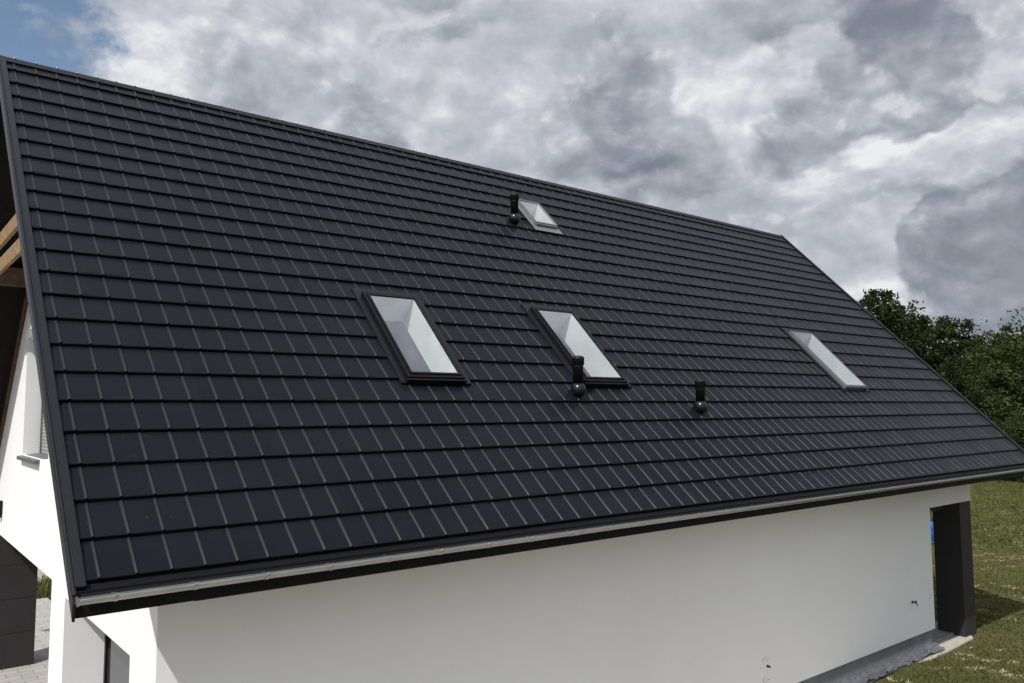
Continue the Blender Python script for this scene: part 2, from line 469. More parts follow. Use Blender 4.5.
bm = bmesh.new()
wall_with_holes(bm, gable_outline(G), [(1.70, 4.58, G - .1, -1.03), (5.405, YB + .1, G - .1, -.96), (6.00, 8.10, .47, 2.23)], 0, XL, XL + .465)
from_bm('gable_wall', bm, M['render'], house)

bm = bmesh.new()
prism(bm, [(XL + .465, -3.03), (14.63, -3.03), (14.63, -.79), (XR, -.79), (XR, -.25), (XL + .465, -.25)], 1, YF, YF + .30)
from_bm('eave_wall', bm, M['render'], house)

bm = bmesh.new()
bx(bm, XL + .465, 14.60, YF + .06, YF + .30, G - .1, -3.032)
from_bm('plinth', bm, M['plinth'], house)

bm = bmesh.new()                                     # far gable and the walls round the open porches
wall_with_holes(bm, [(YF + .302, -.96), (YB, -.96), (YB, TOP - YB), (5.64, 5.34), (YF + .302, YF)], [], 0, XR - .3, XR)
bx(bm, 14.33, 14.628, YF + .302, 5.0, G, -.97)
bx(bm, XL + .467, 14.63, 5.0, 5.3, G, -.97)
bx(bm, 2.5, 2.8, 5.302, YB - .302, G, -.97)
bx(bm, 2.5, XR - .302, YB - .3, YB, G, .12)
bx(bm, XL + .467, 2.498, YB - .3, YB, -.94, .12)
from_bm('rear_wall', bm, M['render'], house)
bm = bmesh.new()
bx(bm, XL + .467, XR - .304, YF + .304, YB - .304, -.95, -.80)
from_bm('porch_ceiling', bm, M['soffit'], house)

def clad_pier(x0, x1, y0, y1, z0, z1, label, n=4):
    bm = bmesh.new()
    for i in range(n):
        a = z0 + (z1 - z0) * i / n; b = z0 + (z1 - z0) * (i + 1) / n
        bx(bm, x0, x1, y0, y1, a + .004, b - .004, .003)
    bx(bm, x0 + .012, x1 - .012, y0 + .012, y1 - .012, z0, z1)
    o = from_bm('porch_pier', bm, M['clad'], house)
    o['label'] = label
clad_pier(15.95, 16.46, YF, 1.43, G, -.792, 'dark clad porch pier at the far corner of the white wall', 1)
clad_pier(XL + .004, 1.27, 10.36, 10.84, G + .17, -.952, 'dark clad porch pier on the grey paving')

# ---- niche with the glazed door in the gable
bm = bmesh.new(); XN = XL + .44
for (a, b, c, d) in ((1.70, 1.76, G + .1, -1.03), (4.52, 4.58, G + .1, -1.03), (3.12, 3.18, G + .1, -1.03)):
    bx(bm, XN, XN + .07, a, b, c, d, .004)
bx(bm, XN + .002, XN + .068, 1.76, 4.52, -1.09, -1.03, .004); bx(bm, XN + .002, XN + .068, 1.76, 4.52, G + .1, G + .2, .004)
fr = from_bm('glazed_door', bm, M['frame'], house)
bm = bmesh.new(); bx(bm, XN + .03, XN + .045, 1.75, 4.53, G + .15, -1.05)
from_bm('pane', bm, M['darkglass'], fr)

# ---- upper gable window
bm = bmesh.new(); xw = XL + .26
for (a, b, c, d) in ((6.00, 6.07, .47, 2.23), (8.03, 8.10, .47, 2.23)): bx(bm, xw, xw + .08, a, b, c, d, .004)
bx(bm, xw + .002, xw + .078, 6.07, 8.03, .47, .54, .004); bx(bm, xw + .002, xw + .078, 6.07, 8.03, 2.16, 2.23, .004)
gw = from_bm('window', bm, M['frame'], house)
bm = bmesh.new(); bx(bm, xw + .03, xw + .045, 6.06, 8.04, .53, 2.17); from_bm('pane', bm, M['darkglass'], gw)
bm = bmesh.new(); prism(bm, [(XL - .07, .455), (xw, .50), (xw, .475), (XL - .05, .435), (XL - .05, .405), (XL - .07, .405)], 1, 6.60, 8.15)
from_bm('window_sill', bm, M['greyframe'], gw)
bm = bmesh.new()
bx(bm, xw - .05, xw - .012, 7.97, 8.03, .50, 2.22)
for k in range(40): bx(bm, xw - .056, xw - .0505, 7.985, 8.015, .52 + k * .042, .54 + k * .042)
from_bm('shutter_rail', bm, M['greyframe'], gw)
bm = bmesh.new()
for q in range(34): prism(bm, [(xw - .030, .485 + q * .051), (xw - .036, .51 + q * .051), (xw - .030, .534 + q * .051), (xw - .022, .534 + q * .051), (xw - .022, .485 + q * .051)], 1, 6.02, 7.965)
from_bm('roller_shutter', bm, M['shutter'], gw)
bm = bmesh.new(); bx(bm, XL - .03, XL - .002, 7.45, 7.95, 2.24, 2.36, .006)
from_bm('shutter_cover', bm, M['well'], gw)
bm = bmesh.new(); bx(bm, XL - .09, XL - .002, 9.92, 10.1, -.62, -.38, .01); bx(bm, XL - .07, XL - .01, 9.95, 10.07, -.66, -.62, .006)
from_bm('wall_lamp', bm, M['black'], house)

# ---- small things on the eave wall
bm = bmesh.new(); tx, tz = 13.75, -2.41
lathe(bm, [(.024, 0), (.024, -.010), (.010, -.012), (.010, -.05), (.015, -.052), (.015, -.078), (.009, -.08)], (tx, YF, tz), 12, 'Y')
tube(bm, [(tx, YF - .07, tz), (tx, YF - .09, tz - .015), (tx, YF - .094, tz - .055)], [.009, .009, .010], 8)
bx(bm, tx - .045, tx + .045, YF - .071, YF - .059, tz + .024, tz + .034, .003); bx(bm, tx - .006, tx + .006, YF - .07, YF - .06, tz + .01, tz + .026)
tap = from_bm('garden_tap', bm, M['black'], house)
bm = bmesh.new()
lathe(bm, [(.020, -.001), (.020, -.010), (.013, -.012), (.013, -.05)], (9.17, YF, -2.63), 12, 'Y')
from_bm('cable_outlet', bm, M['black'], house)
def scuff(cx, cz, s):
    bm = bmesh.new()
    pts = [(cx + s * math.cos(a) * 1.1, YF - .001, cz + s * .45 * math.sin(a) + .25 * s * math.cos(a)) for a in np.linspace(.5, 4.2, 9)]
    tube(bm, pts, [.001 + .0022 * random.random() for _ in pts], 5)
    from_bm('wall_mark', bm, M['mark'], house)
for q in ((9.12, -2.53, .06), (9.20, -2.545, .03), (9.13, -2.80, .07), (9.16, -2.86, .08), (9.00, -2.63, .012)): scuff(*q)

# ---- tiled roof: stepped courses with standing ribs
WR, HC, NC, STEP = .24, .35, 22, .028
def rib_xs():
    out = [(RX0, 0.0)]
    i = 0
    while i * WR < RX1 - .02:
        x = i * WR
        out += [(x + .006 - .027 * (math.sin(rad(t)) - math.sin(rad(15))), .027 * (math.cos(rad(t)) - math.cos(rad(60)))) for t in (60, 49, 38, 26.5, 15)] + [(x + .0095, .0125), (x + .0135, .007), (x + .0145, 0.0)]
        out.append((x + .018, 0.0))
        if x + .13 < RX1: out.append((x + .125, 0.0012)); out.append((x + .221, 0.0))
        i += 1
    out.append((RX1, 0.0))
    return out
prof = rib_xs()
PX = np.array([p[0] for p in prof]); PH = np.array([p[1] for p in prof])
rows = []
VTOP = RIDGE / R2 - .06
for c in range(NC + 1):
    v0 = c * HC; v1 = min(v0 + HC, VTOP)
    if v1 - v0 < .05: break
    k = (v1 - v0) / HC
    rows += [(v0, -STEP - .004, 0.15), (v0 - .002, -.004, .9), (v0 + .003, 0.0, 1.0), (v0 + .05, -.0035, 1.0), (v0 + (v1 - v0) * .93, -STEP * .95 * k, 1.0), (v1, -STEP * k - .001, .25)]
verts, faces = [], []
nP = len(PX)
jit = rng.normal(0, .0008, (len(rows), nP))
isflat = (PH < .005)
isflat[np.where(PH > .005)[0] - 1] = False
for r, (v, n, rh) in enumerate(rows):
    h = n + PH * rh + jit[r] * isflat * (0.0 if r % 6 == 0 else 1.0)
    Yv = (v - h) * R2; Zv = (v + h) * R2
    verts += list(zip(PX.tolist(), Yv.tolist(), Zv.tolist()))
for r in range(len(rows) - 1):
    a = r * nP; b = (r + 1) * nP
    for i in range(nP - 1): faces.append((a + i, a + i + 1, b + i + 1, b + i))
me = bpy.data.meshes.new('tiled_roof'); me.from_pydata(verts, [], faces)
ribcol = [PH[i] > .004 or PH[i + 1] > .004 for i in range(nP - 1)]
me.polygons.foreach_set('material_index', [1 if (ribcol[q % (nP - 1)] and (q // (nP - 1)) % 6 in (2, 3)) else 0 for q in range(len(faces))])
bm = bmesh.new(); bm.from_mesh(me)
WINDOWS = [   # glass opening u0,u1,v0,v1
    dict(u=(3.405, 4.035), v=(2.12, 3.49), kind='tall'),
    dict(u=(6.105, 6.77), v=(2.12, 3.52), kind='tall'),
    dict(u=(12.72, 13.40), v=(2.11, 3.59), kind='pale'),
    dict(u=(7.72, 8.17), v=(6.15, 6.83), kind='hatch')]
for w in WINDOWS:
    (u0, u1), (v0, v1) = w['u'], w['v']
    def inside(c, mrg):
        v = (c.y + c.z) * R2
        return u0 - mrg < c.x < u1 + mrg and v0 - mrg < v < v1 + mrg
    for co, no in ((slope(u0, 0, 0), Vector((1, 0, 0))), (slope(u1, 0, 0), Vector((1, 0, 0))),
                   (slope(0, v0, 0), Vector((0, R2, R2))), (slope(0, v1, 0), Vector((0, R2, R2)))):
        fs = [f for f in bm.faces if inside(f.calc_center_median(), .45)]
        geom = list({v for f in fs for v in f.verts}) + list({e for f in fs for e in f.edges}) + fs
        bmesh.ops.bisect_plane(bm, geom=geom, plane_co=co, plane_no=no, dist=1e-6)
    bmesh.ops.delete(bm, geom=[f for f in bm.faces if inside(f.calc_center_median(), 0)], context='FACES')
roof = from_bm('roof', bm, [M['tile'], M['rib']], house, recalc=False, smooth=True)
roof.data.set_sharp_from_angle(angle=rad(32))

# ---- far slope, undersides, ridge, verges
bm = bmesh.new()
FB = 5.64 * 2
prism(bm, [(5.66, FB - 5.66 + .0), (11.75, FB - 11.75), (11.75, FB - 11.75 - .03), (5.66, FB - 5.66 - .03)], 0, RX0, RX1)
from_bm('roof', bm, M['tile'], house)
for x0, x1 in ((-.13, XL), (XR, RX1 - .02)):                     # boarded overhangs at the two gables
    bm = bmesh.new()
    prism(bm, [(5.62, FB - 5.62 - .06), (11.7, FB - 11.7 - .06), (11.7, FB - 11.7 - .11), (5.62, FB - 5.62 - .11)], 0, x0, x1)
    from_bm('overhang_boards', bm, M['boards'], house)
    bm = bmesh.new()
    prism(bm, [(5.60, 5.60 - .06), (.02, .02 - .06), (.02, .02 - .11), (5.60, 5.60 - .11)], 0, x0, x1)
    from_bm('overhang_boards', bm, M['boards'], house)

bm = bmesh.new()                                               # ridge cap, an angle with a rolled top
prism(bm, [(5.560, 5.575), (5.615, 5.640), (5.635, 5.656), (5.660, 5.656), (5.68, 5.640), (5.78, 5.53), (5.77, 5.52), (5.65, 5.635), (5.64, 5.635), (5.568, 5.562)], 0, RX0 - .06, RX1 + .03)
rc = from_bm('ridge_cap', bm, M['trim'], house)
bm = bmesh.new()
lathe(bm, [(.008, .0), (.013, .004), (.013, .014), (.006, .020)], (.02, 5.630, 5.648), 8)
sc0 = from_bm('screw', bm, M['zinc'], rc, loc=(.02, 5.630, 5.648))
for q in range(1, 72):
    c = sc0.copy(); col.objects.link(c); c.parent = rc; c.location.x = sc0.location.x + .24 * q

def verge(x0, x1, sgn):
    """a verge capping with an upstand and a deep side face"""
    xo = x0 if sgn < 0 else x1
    bm = bmesh.new()
    vE, vT = -.06, RIDGE / R2 - .02
    slope_box(bm, x0 + .024, x1, vE, vT, -.03, .020, .006)
    slope_box(bm, x0 + .014, x0 + .0235, vE, vT, -.06, .027, .003)
    slope_box(bm, x0 - .006, x0 + .0135, vE - .05, vT, -.05, .010, .004)
    yt = vT * R2
    prism(bm, [(yt, yt - .012), (-.06, -.072), (-.10, -.13), (-.10, -.245), (yt, yt - .185)], 0, x0 - .010, x0 + .008)
    return from_bm('verge_board', bm, M['trim'], house)
verge(-.166, -.085, -1)
bm = bmesh.new()
slope_box(bm, RX1 - .01, RX1 + .06, -.06, RIDGE / R2 - .02, -.05, .028, .006)
slope_box(bm, RX1 + .04, RX1 + .0605, -.10, RIDGE / R2 - .03, -.24, -.0505, .004)
from_bm('verge_board', bm, M['trim'], house)
for x0, x1 in ((-.185, -.13), (RX1, RX1 + .05)):
    bm = bmesh.new()
    prism(bm, [(5.66, FB - 5.66), (11.75, FB - 11.75), (11.75, FB - 12.0), (5.66, FB - 5.93)], 0, x0, x1)
    from_bm('verge_board', bm, M['trim'], house)

# timber under the gable overhang
def beam(x0, x1, y0, y1, z0, z1, m, name):
    bm = bmesh.new(); bx(bm, x0, x1, y0, y1, z0, z1, .006); from_bm(name, bm, m, house)
beam(.02, .065, 3.55, 7.55, 3.315, 3.50, M['wood'], 'collar_beam')
beam(.02, .065, 3.25, 7.95, 2.955, 3.145, M['wood'], 'collar_beam')
beam(-.10, XL - .003, 7.74, 7.90, 3.00, 3.27, M['wood_dark'], 'purlin')
bm = bmesh.new()
prism(bm, [(5.66, FB - 5.66 - .115), (11.2, FB - 11.2 - .115), (11.2, FB - 11.2 - .235), (5.66, FB - 5.66 - .235)], 0, XL - .05, XL - .004)
from_bm('rafter', bm, M['wood_dark'], house)

# ---- eave: drip flashing, fascia, soffit, gutter with brackets
bm = bmesh.new()
prism(bm, [(.06, -.002), (-.01, -.05), (-.10, -.105), (-.10, -.112), (-.01, -.058), (.06, -.02)], 0, RX0 - .02, RX1)
from_bm('drip_flashing', bm, M['fascia'], house)
bm = bmesh.new(); bx(bm, -.165, RX1 + .02, -.055, -.02, -.235, -.06, .003)
from_bm('fascia', bm, M['fascia'], house)
bm = bmesh.new(); bx(bm, XL - .004, XR + .02, -.02, YF - .004, -.247, -.225)
from_bm('soffit', bm, M['soffit'], house)

GX0, GX1, GY, GZ, GR = -.155, RX1 + .10, -.148, -.090, .040
bm = bmesh.new()
ring = [(GY + GR * math.cos(a), GZ + GR * math.sin(a)) for a in np.linspace(math.pi, 2 * math.pi, 13)]
lip = [(GY - GR - .009 + .010 * math.cos(a), GZ - .002 + .010 * math.sin(a)) for a in np.linspace(.4, math.pi * 1.6, 9)]
outer = lip + [(GY + (GR + .003) * math.cos(a), GZ + (GR + .003) * math.sin(a)) for a in np.linspace(math.pi + .22, 2 * math.pi, 12)]
prism(bm, ring + outer[::-1], 0, GX0, GX1)
gut = from_bm('gutter', bm, M['zinc'], house)
bm = bmesh.new()
prism(bm, [(GY + (GR + .009) * math.cos(a), GZ + (GR + .009) * math.sin(a)) for a in np.linspace(math.pi, 2 * math.pi, 13)] + [(GY + GR, GZ + .012), (GY - GR - .016, GZ + .008)], 0, GX0 - .006, GX0 + .004)
from_bm('end_cap', bm, M['zinc'], gut)
bm = bmesh.new()
outr = [(GY + (GR + .007) * math.cos(a), GZ + (GR + .007) * math.sin(a)) for a in np.linspace(2 * math.pi, math.pi, 13)]
outr = [(GY + GR + .004, GZ + .006)] + outr + [(GY - GR - .017, GZ - .011), (GY - GR - .019, GZ + .006), (GY - GR - .008, GZ + .013), (GY - GR + .004, GZ + .006)]
inn = [(GY + (GR + .003) * math.cos(a), GZ + (GR + .003) * math.sin(a)) for a in np.linspace(math.pi, 2 * math.pi, 13)] + [(GY + GR, GZ + .006)]
prism(bm, outr + inn, 0, -.014, .014)
me = bpy.data.meshes.new('bracket'); bmesh.ops.recalc_face_normals(bm, faces=bm.faces); bm.to_mesh(me); bm.free()
br = link('bracket', me, M['zinc'], gut, loc=(-.07 + .0, 0, 0))
me.transform(Matrix.Translation((.07, 0, 0)))
for k in range(1, 34):
    c = br.copy(); col.objects.link(c); c.parent = gut; c.location.x = br.location.x + k * .5265
for xx in (4.35, 9.4, 14.2):
    bm = bmesh.new()
    prism(bm, [(GY + (GR + .006) * math.cos(a), GZ + (GR + .006) * math.sin(a)) for a in np.linspace(math.pi, 2 * math.pi, 13)] + inn[::-1][1:], 0, xx - .05, xx + .05)
    from_bm('joint_sleeve', bm, M['zinc'], gut)


# ---- roof windows
def roof_window(w, label):
    (u0, u1), (v0, v1) = w['u'], w['v']
    kind = w['kind']
    fm = M['frame'] if kind == 'tall' else (M['greyframe'] if kind == 'pale' else M['alu'])
    def ring(bm, a, b, n0, n1, bev=.004, top=None, bot=None):
        """rectangular ring: a = inner margin, b = outer margin"""
        t = b if top is None else top; bo = b if bot is None else bot
        slope_box(bm, u0 - b, u0 - a, v0 - bo, v1 + t, n0, n1, bev)
        slope_box(bm, u1 + a, u1 + b, v0 - bo, v1 + t, n0, n1, bev)
        slope_box(bm, u0 - a + .0006, u1 + a - .0006, v0 - bo, v0 - a, n0, n1 - .0006, bev)
        slope_box(bm, u0 - a + .0006, u1 + a - .0006, v1 + a, v1 + t, n0, n1 - .0006, bev)
    hi = .085 if kind != 'hatch' else .07
    base = bpy.data.objects.new('roof_window', None); col.objects.link(base)
    base.parent = house
    org = slope((u0 + u1) / 2, v0, 0) + Vector((0, 0, Z0))
    base.location = org - wloc(house)
    base['label'] = label
    bm = bmesh.new()
    if kind == 'tall':
        ring(bm, .028, .070, -.06, hi - .014)
        ring(bm, .0, .0275, -.02, hi)
        slope_box(bm, u0 - .085, u1 + .085, v0 - .105, v0 - .071, -.01, hi - .03, .004)
    elif kind == 'pale':
        ring(bm, .022, .044, -.06, hi - .025)
        ring(bm, .0, .0215, -.02, hi - .012)
    else:
        ring(bm, .0, .03, -.06, hi)
        slope_box(bm, u0 - .02, u1 + .02, v0 - .06, v0 - .031, .0, hi - .015, .004)
    from_bm('frame', bm, fm, base)
    bm = bmesh.new()
    if kind == 'hatch':
        slope_box(bm, u0 - .10, u1 + .08, v0 - .20, v0 - .062, .0, .012, .003)
        slope_box(bm, u0 - .10, u0 - .031, v0 - .0615, v1 + .07, .0, .010, .003)
        slope_box(bm, u1 + .031, u1 + .08, v0 - .0615, v1 + .07, .0, .010, .003)
        from_bm('flashing', bm, M['alu'], base)
    else:
        e = .0715 if kind == 'tall' else .0455
        slope_box(bm, u0 - e - .07, u0 - e, v0 - .10, v1 + .20, -.03, .010, .003)
        slope_box(bm, u1 + e, u1 + e + .10, v0 - .10, v1 + .20, -.03, .010, .003)
        slope_box(bm, u0 - e + .001, u1 + e - .001, v1 + e, v1 + .199, -.03, .0095, .003)
        from_bm('flashing', bm, M['trim'], base)
    bm = bmesh.new(); g = hi - .014
    slope_box(bm, u0 + .0005, u1 - .0005, v0 + .0005, v1 - .0005, g, g + .0)
    bm2 = bmesh.new()
    bm2.faces.new([bm2.verts.new(slope(*p, g)) for p in ((u0, v0), (u1, v0), (u1, v1), (u0, v1))]); bm.free()
    from_bm('pane', bm2, M['glass'], base)
    # plastered reveal below the glass opening into a closed room
    bm = bmesh.new()
    dp = w.get('well', .34)
    ii = .0015
    loops = [[(u0 + ii, v0 + ii, g - .004), (u1 - ii, v0 + ii, g - .004), (u1 - ii, v1 - ii, g - .004), (u0 + ii, v1 - ii, g - .004)],
             [(u0 + ii, v0 + ii, -dp), (u1 - ii, v0 + ii, -dp), (u1 - ii, v1 - ii, -dp), (u0 + ii, v1 - ii, -dp)],
             [(u0 - .7, v0 - .25, -dp - .002), (u1 + .9, v0 - .25, -dp - .002), (u1 + .9, v1 + .45, -dp - .002), (u0 - .7, v1 + .45, -dp - .002)],
             [(u0 - .7, v0 - .25, -1.35), (u1 + .9, v0 - .25, -1.35), (u1 + .9, v1 + .45, -1.35), (u0 - .7, v1 + .45, -1.35)]]
    L = [[bm.verts.new(slope(*p)) for p in lp] for lp in loops]
    for q, (A, B) in enumerate(zip(L, L[1:])):
        for k in range(4):
            f = bm.faces.new((A[k], A[(k + 1) % 4], B[(k + 1) % 4], B[k])); f.material_index = 0 if q == 0 else 1
    f = bm.faces.new(L[3]); f.material_index = 1
    from_bm('reveal', bm, [M['well'], M['room']], base)
WINDOWS[0]['well'] = .30; WINDOWS[1]['well'] = .32; WINDOWS[2]['well'] = .40; WINDOWS[3]['well'] = .25
for w, lb in zip(WINDOWS, ('black framed roof window nearest the left verge', 'black framed roof window behind the vent pipe',
                           'slim pale framed roof window near the far verge', 'small roof hatch with pale flashing near the ridge')):
    roof_window(w, lb)

# ---- vent pipes
def vent(u, v, hp, label):
    b = slope(u, v, .03); org = b + Vector((0, 0, Z0))
    root = bpy.data.objects.new('vent_pipe', None); col.objects.link(root); root.parent = house
    root.location = org - wloc(house); root['label'] = label
    bm = bmesh.new()
    R = .100
    prof = [(R * math.sin(t), -R * math.cos(t)) for t in np.linspace(.15, math.pi - .55, 16)]
    lathe(bm, prof, (b.x, b.y, b.z + .05), 28)
    from_bm('ball_joint', bm, M['vent'], root, smooth=False)
    bm = bmesh.new()
    slope_box(bm, u - .085, u + .085, v - .085, v + .095, -.016, .003, .003)
    from_bm('base_plate', bm, M['tile'], root)
    bm = bmesh.new()
    z = .115
    lathe(bm, [(.066, z), (.066, z + hp * .62), (.070, z + hp * .62 + .004), (.070, z + hp * .62 + .014), (.066, z + hp * .62 + .018), (.066, z + hp * .70)], (b.x, b.y, b.z), 24)
    from_bm('pipe', bm, M['black'], root)
    bm = bmesh.new()
    z2 = z + hp * .68
    lathe(bm, [(.070, z2), (.079, z2 + .004), (.079, z2 + .075), (.082, z2 + .079), (.082, z2 + .092), (.079, z2 + .096), (.079, z + hp - .012), (.068, z + hp - .004), (.05, z + hp + .004), (.02, z + hp + .008)], (b.x, b.y, b.z), 24)
    from_bm('cap', bm, M['black'], root)
vent(5.79, 1.85, .36, 'black vent pipe in front of the second roof window')
vent(7.97, 1.53, .30, 'black vent pipe standing lowest and farthest right on the slope')
vent(7.19, 6.06, .36, 'black vent pipe beside the small hatch under the ridge')

# ================================================================== LOOSE THINGS ROUND THE HOUSE
def crumpled_sheet():
    bm = bmesh.new()
    nx, ny = 120, 16
    g = []
    for i in range(nx):
        row = []
        x = 7.5 + i * (14.75 - 7.5) / (nx - 1)
        for j in range(ny):
            t = j / (ny - 1)
            y = .955 - t * (.17 + .012 * math.sin(x * 1.3) + .03 * noise.noise(Vector((x * 1.1, 3, 0))))
            lift = .07 * max(0, 1 - t * 2.2) ** 1.4
            q = Vector((x * 3.1, t * 2.2, 1.7))
            z = G + .03 + lift + .10 * abs(noise.noise(q)) + .06 * abs(noise.noise(q * 2.7)) + .02 * noise.noise(q * 7)
            row.append(bm.verts.new((x, y, max(z, G + .022))))
        g.append(row)
    for i in range(nx - 1):
        for j in range(ny - 1): bm.faces.new((g[i][j], g[i + 1][j], g[i + 1][j + 1], g[i][j + 1]))
    o = from_bm('plastic_sheet', bm, M['foil'], None, loc=(11, .8, G), smooth=False)
    tag(o, 'crumpled grey plastic sheet lying along the foot of the white wall', 'plastic sheet')
crumpled_sheet()

BX, BY = 27.5, 6.6
t = thing('water_barrel', 'blue plastic barrel standing in the meadow behind the porch pier', 'barrel', (BX, BY, G))
bm = bmesh.new()
lathe(bm, [(0.203, 0.000), (0.217, 0.022), (0.232, 0.216), (0.236, 0.230), (0.232, 0.245), (0.232, 0.432), (0.236, 0.446), (0.232, 0.461), (0.217, 0.648), (0.203, 0.670)], (BX, BY, G), 24)
from_bm('barrel_body', bm, M['blue'], t)
bm = bmesh.new(); lathe(bm, [(0.214, 0.666), (0.221, 0.670), (0.221, 0.695), (0.180, 0.702)], (BX, BY, G), 24); from_bm('lid', bm, M['black'], t)

# ================================================================== VEGETATION
CAMX, CAMY = -1.35, -6.17
def blades(name, pts, hmin, hmax, wid, m, nb, spread, lean):
    """many small bent blades round the given ground points as one mesh"""
    n = len(pts) * nb
    base = np.repeat(np.asarray(pts), nb, axis=0) + rng.normal(0, spread, (n, 2))
    h = rng.uniform(hmin, hmax, n); a = rng.uniform(0, 2 * np.pi, n); w = wid * rng.uniform(.6, 1.4, n)
    ln = rng.uniform(.3, 1, n) * lean
    dx, dy = np.cos(a), np.sin(a)
    b2 = rng.uniform(0, 2 * np.pi, n); lx, ly = np.cos(b2) * ln * h, np.sin(b2) * ln * h
    z = np.full(n, G - .01)
    V = np.empty((n, 5, 3))
    V[:, 0] = np.stack([base[:, 0] - dx * w, base[:, 1] - dy * w, z], -1)
    V[:, 1] = np.stack([base[:, 0] + dx * w, base[:, 1] + dy * w, z], -1)
    V[:, 2] = np.stack([base[:, 0] + dx * w * .8 + lx * .4, base[:, 1] + dy * w * .8 + ly * .4, z + h * .6], -1)
    V[:, 3] = np.stack([base[:, 0] - dx * w * .8 + lx * .4, base[:, 1] - dy * w * .8 + ly * .4, z + h * .6], -1)
    V[:, 4] = np.stack([base[:, 0] + lx, base[:, 1] + ly, z + h], -1)
    me = bpy.data.meshes.new(name)
    me.vertices.add(n * 5); me.vertices.foreach_set('co', V.reshape(-1))
    i0 = (np.arange(n) * 5)[:, None]
    quad = i0 + np.array([0, 1, 2, 3]); tri = i0 + np.array([3, 2, 4])
    me.loops.add(n * 7); me.polygons.add(n * 2)
    loops = np.concatenate([quad, tri], 1).reshape(-1)
    me.loops.foreach_set('vertex_index', loops)
    st = (np.arange(n)[:, None] * 7 + np.array([0, 4])).reshape(-1)
    me.polygons.foreach_set('loop_start', st)
    me.update(calc_edges=True); me.validate()
    return link(name, me, m)

def wedge(n, r0, r1, a0, a1, p=2.0):
    r = (rng.uniform(r0 ** p, r1 ** p, n)) ** (1 / p); a = np.radians(rng.uniform(a0, a1, n))
    return np.stack([CAMX + r * np.cos(a), CAMY + r * np.sin(a)], -1)

def clear(p):
    x, y = p[:, 0], p[:, 1]
    return p[~(((x > -4.7) & (x < 16.65) & (y > .66) & (y < 16.1)))]
g1 = clear(wedge(42000, 14, 60, 9, 27, 1.25))
tag(blades('grass', g1, .02, .075, .010, M['blade'], 5, .08, 1.1), 'short mown meadow grass growing round the house', 'grass', kind='stuff')
g2 = clear(wedge(16000, 30, 95, 9, 28, 1.4))
tag(blades('meadow_grass', g2, .04, .13, .03, M['blade'], 3, .25, .9), 'longer rough grass on the far meadow before the trees', 'grass', kind='stuff')
st = []
for (cx, cy) in clear(wedge(430, 15, 48, 10, 26, 1.2)):
    L = random.uniform(.08, .24); ang = math.atan2(-.63, .777) + random.gauss(0, .18)
    for k in range(int(L * 110)):
        s = random.uniform(-L, L) * random.random() ** .3; t_ = random.gauss(0, .03)
        st.append((cx + s * math.cos(ang) - t_ * math.sin(ang), cy + s * math.sin(ang) + t_ * math.cos(ang)))
tag(blades('dry_grass', np.array(st), .018, .045, .010, M['straw'], 3, .02, 3.0), 'pale streaks of dry cut grass lying on the meadow', 'dry grass', kind='stuff')
pl = []
for k in range(700):
    x = rng.uniform(1.6, 5.5); y = rng.uniform(16.0, 18.1)
    pl.append((x, y))
tag(blades('tall_grass', np.array(pl), .15, .45, .015, M['blade'], 6, .06, .6), 'green grass strip between the grey paving and the gravel', 'grass', kind='stuff')


def crown_mesh(seed, H, Wd, leafsize, nclump, per, m, base=.22, sparse=0.0):
    r = np.random.default_rng(seed)
    cs = []
    # a few main lobes, then clumps on and inside their shells
    lobes = [(r.normal(0, Wd * .20), r.normal(0, Wd * .20), H * r.uniform(base + .16, .80), Wd * r.uniform(.24, .36)) for _ in range(9)]
    lobes.append((r.normal(0, Wd * .06), r.normal(0, Wd * .06), H * .86, Wd * .20))
    for _ in range(nclump):
        lx, ly, lz, lr = lobes[r.integers(len(lobes))]
        d = r.normal(0, 1, 3); d /= np.linalg.norm(d); k = r.uniform(.55, 1.12)
        c = np.array([lx, ly, lz]) + d * lr * k * np.array([1, 1, 1.15])
        if c[2] < H * base: continue
        cs.append((c, r.uniform(.35, .95) * lr * .42))
    n = len(cs) * per
    C = np.repeat(np.array([c for c, s in cs]), per, axis=0); S = np.repeat(np.array([s for c, s in cs]), per)
    pos = C + np.clip(r.normal(0, 1, (n, 3)), -1.45, 1.45) * S[:, None] * np.array([.66, .66, .48])
    nrm = r.normal(0, 1, (n, 3)); nrm[:, 2] = np.abs(nrm[:, 2]) + .3; nrm /= np.linalg.norm(nrm, axis=1)[:, None]
    t1 = np.cross(nrm, r.normal(0, 1, (n, 3))); t1 /= np.linalg.norm(t1, axis=1)[:, None]; t2 = np.cross(nrm, t1)
    s = (leafsize * r.uniform(.5, 1.3, n))[:, None]
    V = np.stack([pos - t1 * s, pos - t2 * s * .45 + nrm * s * .15, pos + t1 * s, pos + t2 * s * .45 - nrm * s * .1], 1)
    me = bpy.data.meshes.new('crown')
    me.vertices.add(n * 4); me.vertices.foreach_set('co', V.reshape(-1))
    me.loops.add(n * 4); me.loops.foreach_set('vertex_index', np.arange(n * 4))
    me.polygons.add(n); me.polygons.foreach_set('loop_start', np.arange(n) * 4)
    me.update(calc_edges=True); me.validate()
    me.materials.append(m)
    return me, lobes

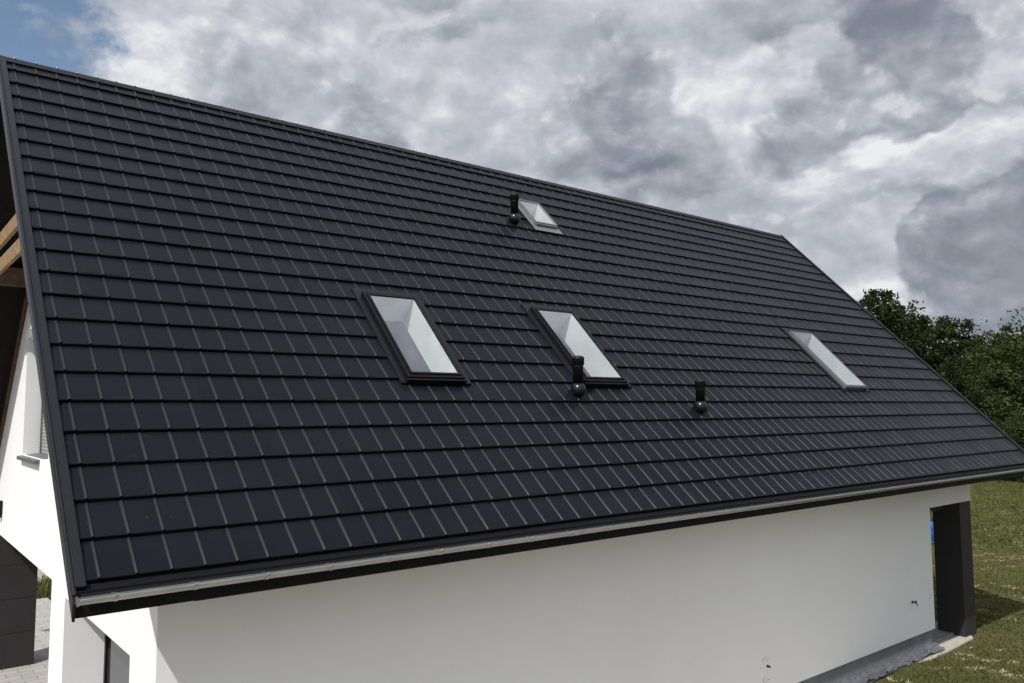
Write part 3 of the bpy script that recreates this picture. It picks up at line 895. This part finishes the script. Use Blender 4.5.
def trunk_mesh(seed, H, lobes, rad0):
    r = random.Random(seed)
    bm = bmesh.new()
    pts = [(r.uniform(-.12, .12) * k, r.uniform(-.12, .12) * k, H * .82 * k / 6 - (.15 if k == 0 else 0)) for k in range(7)]
    tube(bm, pts, [rad0 * (1.25 if k == 0 else 1) * (1 - .13 * k) for k in range(7)], 10)
    for (lx, ly, lz, lr) in lobes:
        k = max(1, min(5, int(lz / H * 5.0)))
        a = Vector(pts[k]); b = Vector((lx, ly, lz)); mid = a.lerp(b, .5) + Vector((0, 0, -.25))
        tube(bm, [a, mid, b], [rad0 * .42, rad0 * .28, rad0 * .08], 6)
    me = bpy.data.meshes.new('trunk'); bmesh.ops.recalc_face_normals(bm, faces=bm.faces); bm.to_mesh(me); bm.free()
    me.materials.append(M['bark'])
    return me

KINDS = []
for sd_, H, Wd, ls, nc, per, mk, bs in ((11, 13.5, 8.5, .17, 300, 70, 'leafA', .16), (12, 12.0, 9.5, .17, 310, 70, 'leafB', .14),
                                      (13, 14.5, 7.5, .16, 290, 70, 'leafA', .18), (14, 9.0, 7.5, .14, 280, 66, 'leafC', .08),
                                      (15, 11.5, 8.0, .17, 290, 70, 'leafB', .12)):
    cm, lobes = crown_mesh(sd_, H, Wd, ls, nc, per, M[mk], bs)
    KINDS.append((cm, trunk_mesh(sd_, H, lobes, .026 * H), H))

def tree(bearing, dist, kind, scale, label, group='trees beyond the meadow'):
    x = CAMX + dist * math.cos(rad(bearing)); y = CAMY + dist * math.sin(rad(bearing))
    t = bpy.data.objects.new('tree', None); col.objects.link(t)
    t.location = (x, y, 0.0); t.rotation_euler = (0, 0, random.uniform(0, 6.28)); t.scale = (scale, scale, scale * random.uniform(.95, 1.05))
    tag(t, label, 'bush' if 'bush' in label.split(' ')[1] or 'bush' in label.split(' ')[0] else 'tree', group)
    if t['category'] == 'bush': t.name = 'bush'
    cm, tm, H = KINDS[kind]
    for nm, me in (('trunk', tm), ('crown', cm)):
        o = bpy.data.objects.new(nm, me); col.objects.link(o); o.parent = t
TREES = [
    (26.0, 66, 2, .98, 'tallest rounded dark tree rising just past the sloping roof verge'),
    (24.2, 70, 0, .88, 'dark broad tree second along from the roof verge'),
    (22.9, 80, 4, .98, 'mid green tree standing back behind the first two dark trees'),
    (21.9, 68, 0, .79, 'dark tree in the middle of the tree line, with a notched top'),
    (20.7, 75, 1, .82, 'mid green tree right of the notched dark tree'),
    (19.7, 68, 2, .68, 'narrow dark tree close to the right edge of the picture'),
    (18.4, 62, 1, .78, 'broad green tree standing on the right edge of the picture'),
    (19.3, 60, 3, .82, 'olive green tree nearest the house at the right, lower than the dark ones'),
    (22.4, 58, 0, .55, 'low dark tree half hidden behind the low roof corner'),
    (24.6, 60, 2, .52, 'small dark tree hidden low behind the roof verge'),
    (21.0, 63, 3, .66, 'olive tree filling the gap beside the nearest olive tree'),
    (16.6, 70, 0, .85, 'dark tree just outside the right edge of the picture'),
    (15.2, 68, 4, .95, 'mid green tree second outside the right edge'),
    (13.8, 74, 2, .9, 'tall dark tree third outside the right edge'),
    (17.0, 60, 3, .72, 'low olive tree in front of the dark trees outside the right edge'),
    (28.3, 74, 1, .90, 'broad tree hidden behind the roof near the verge'),
    (30.5, 72, 0, .85, 'dark tree hidden behind the middle of the roof'),
]
for a in TREES: tree(*a)
for q, (bb, dd, ss) in enumerate(((25.2, 60, .40), (23.4, 59, .42), (21.8, 59, .40), (20.2, 58, .40), (18.5, 57, .42), (17.3, 57, .42), (15.8, 57, .45))):
    tree(bb, dd, 3, ss, ['round bush below the tallest tree by the roof verge', 'round bush low behind the far end of the roof', 'round bush behind the lower roof corner',
                         'small bush between the olive tree and the roof corner', 'bush at the right edge of the picture, in front of the trees', 'bush just outside the right edge', 'bush far outside the right edge'][q], 'bushes along the meadow edge')
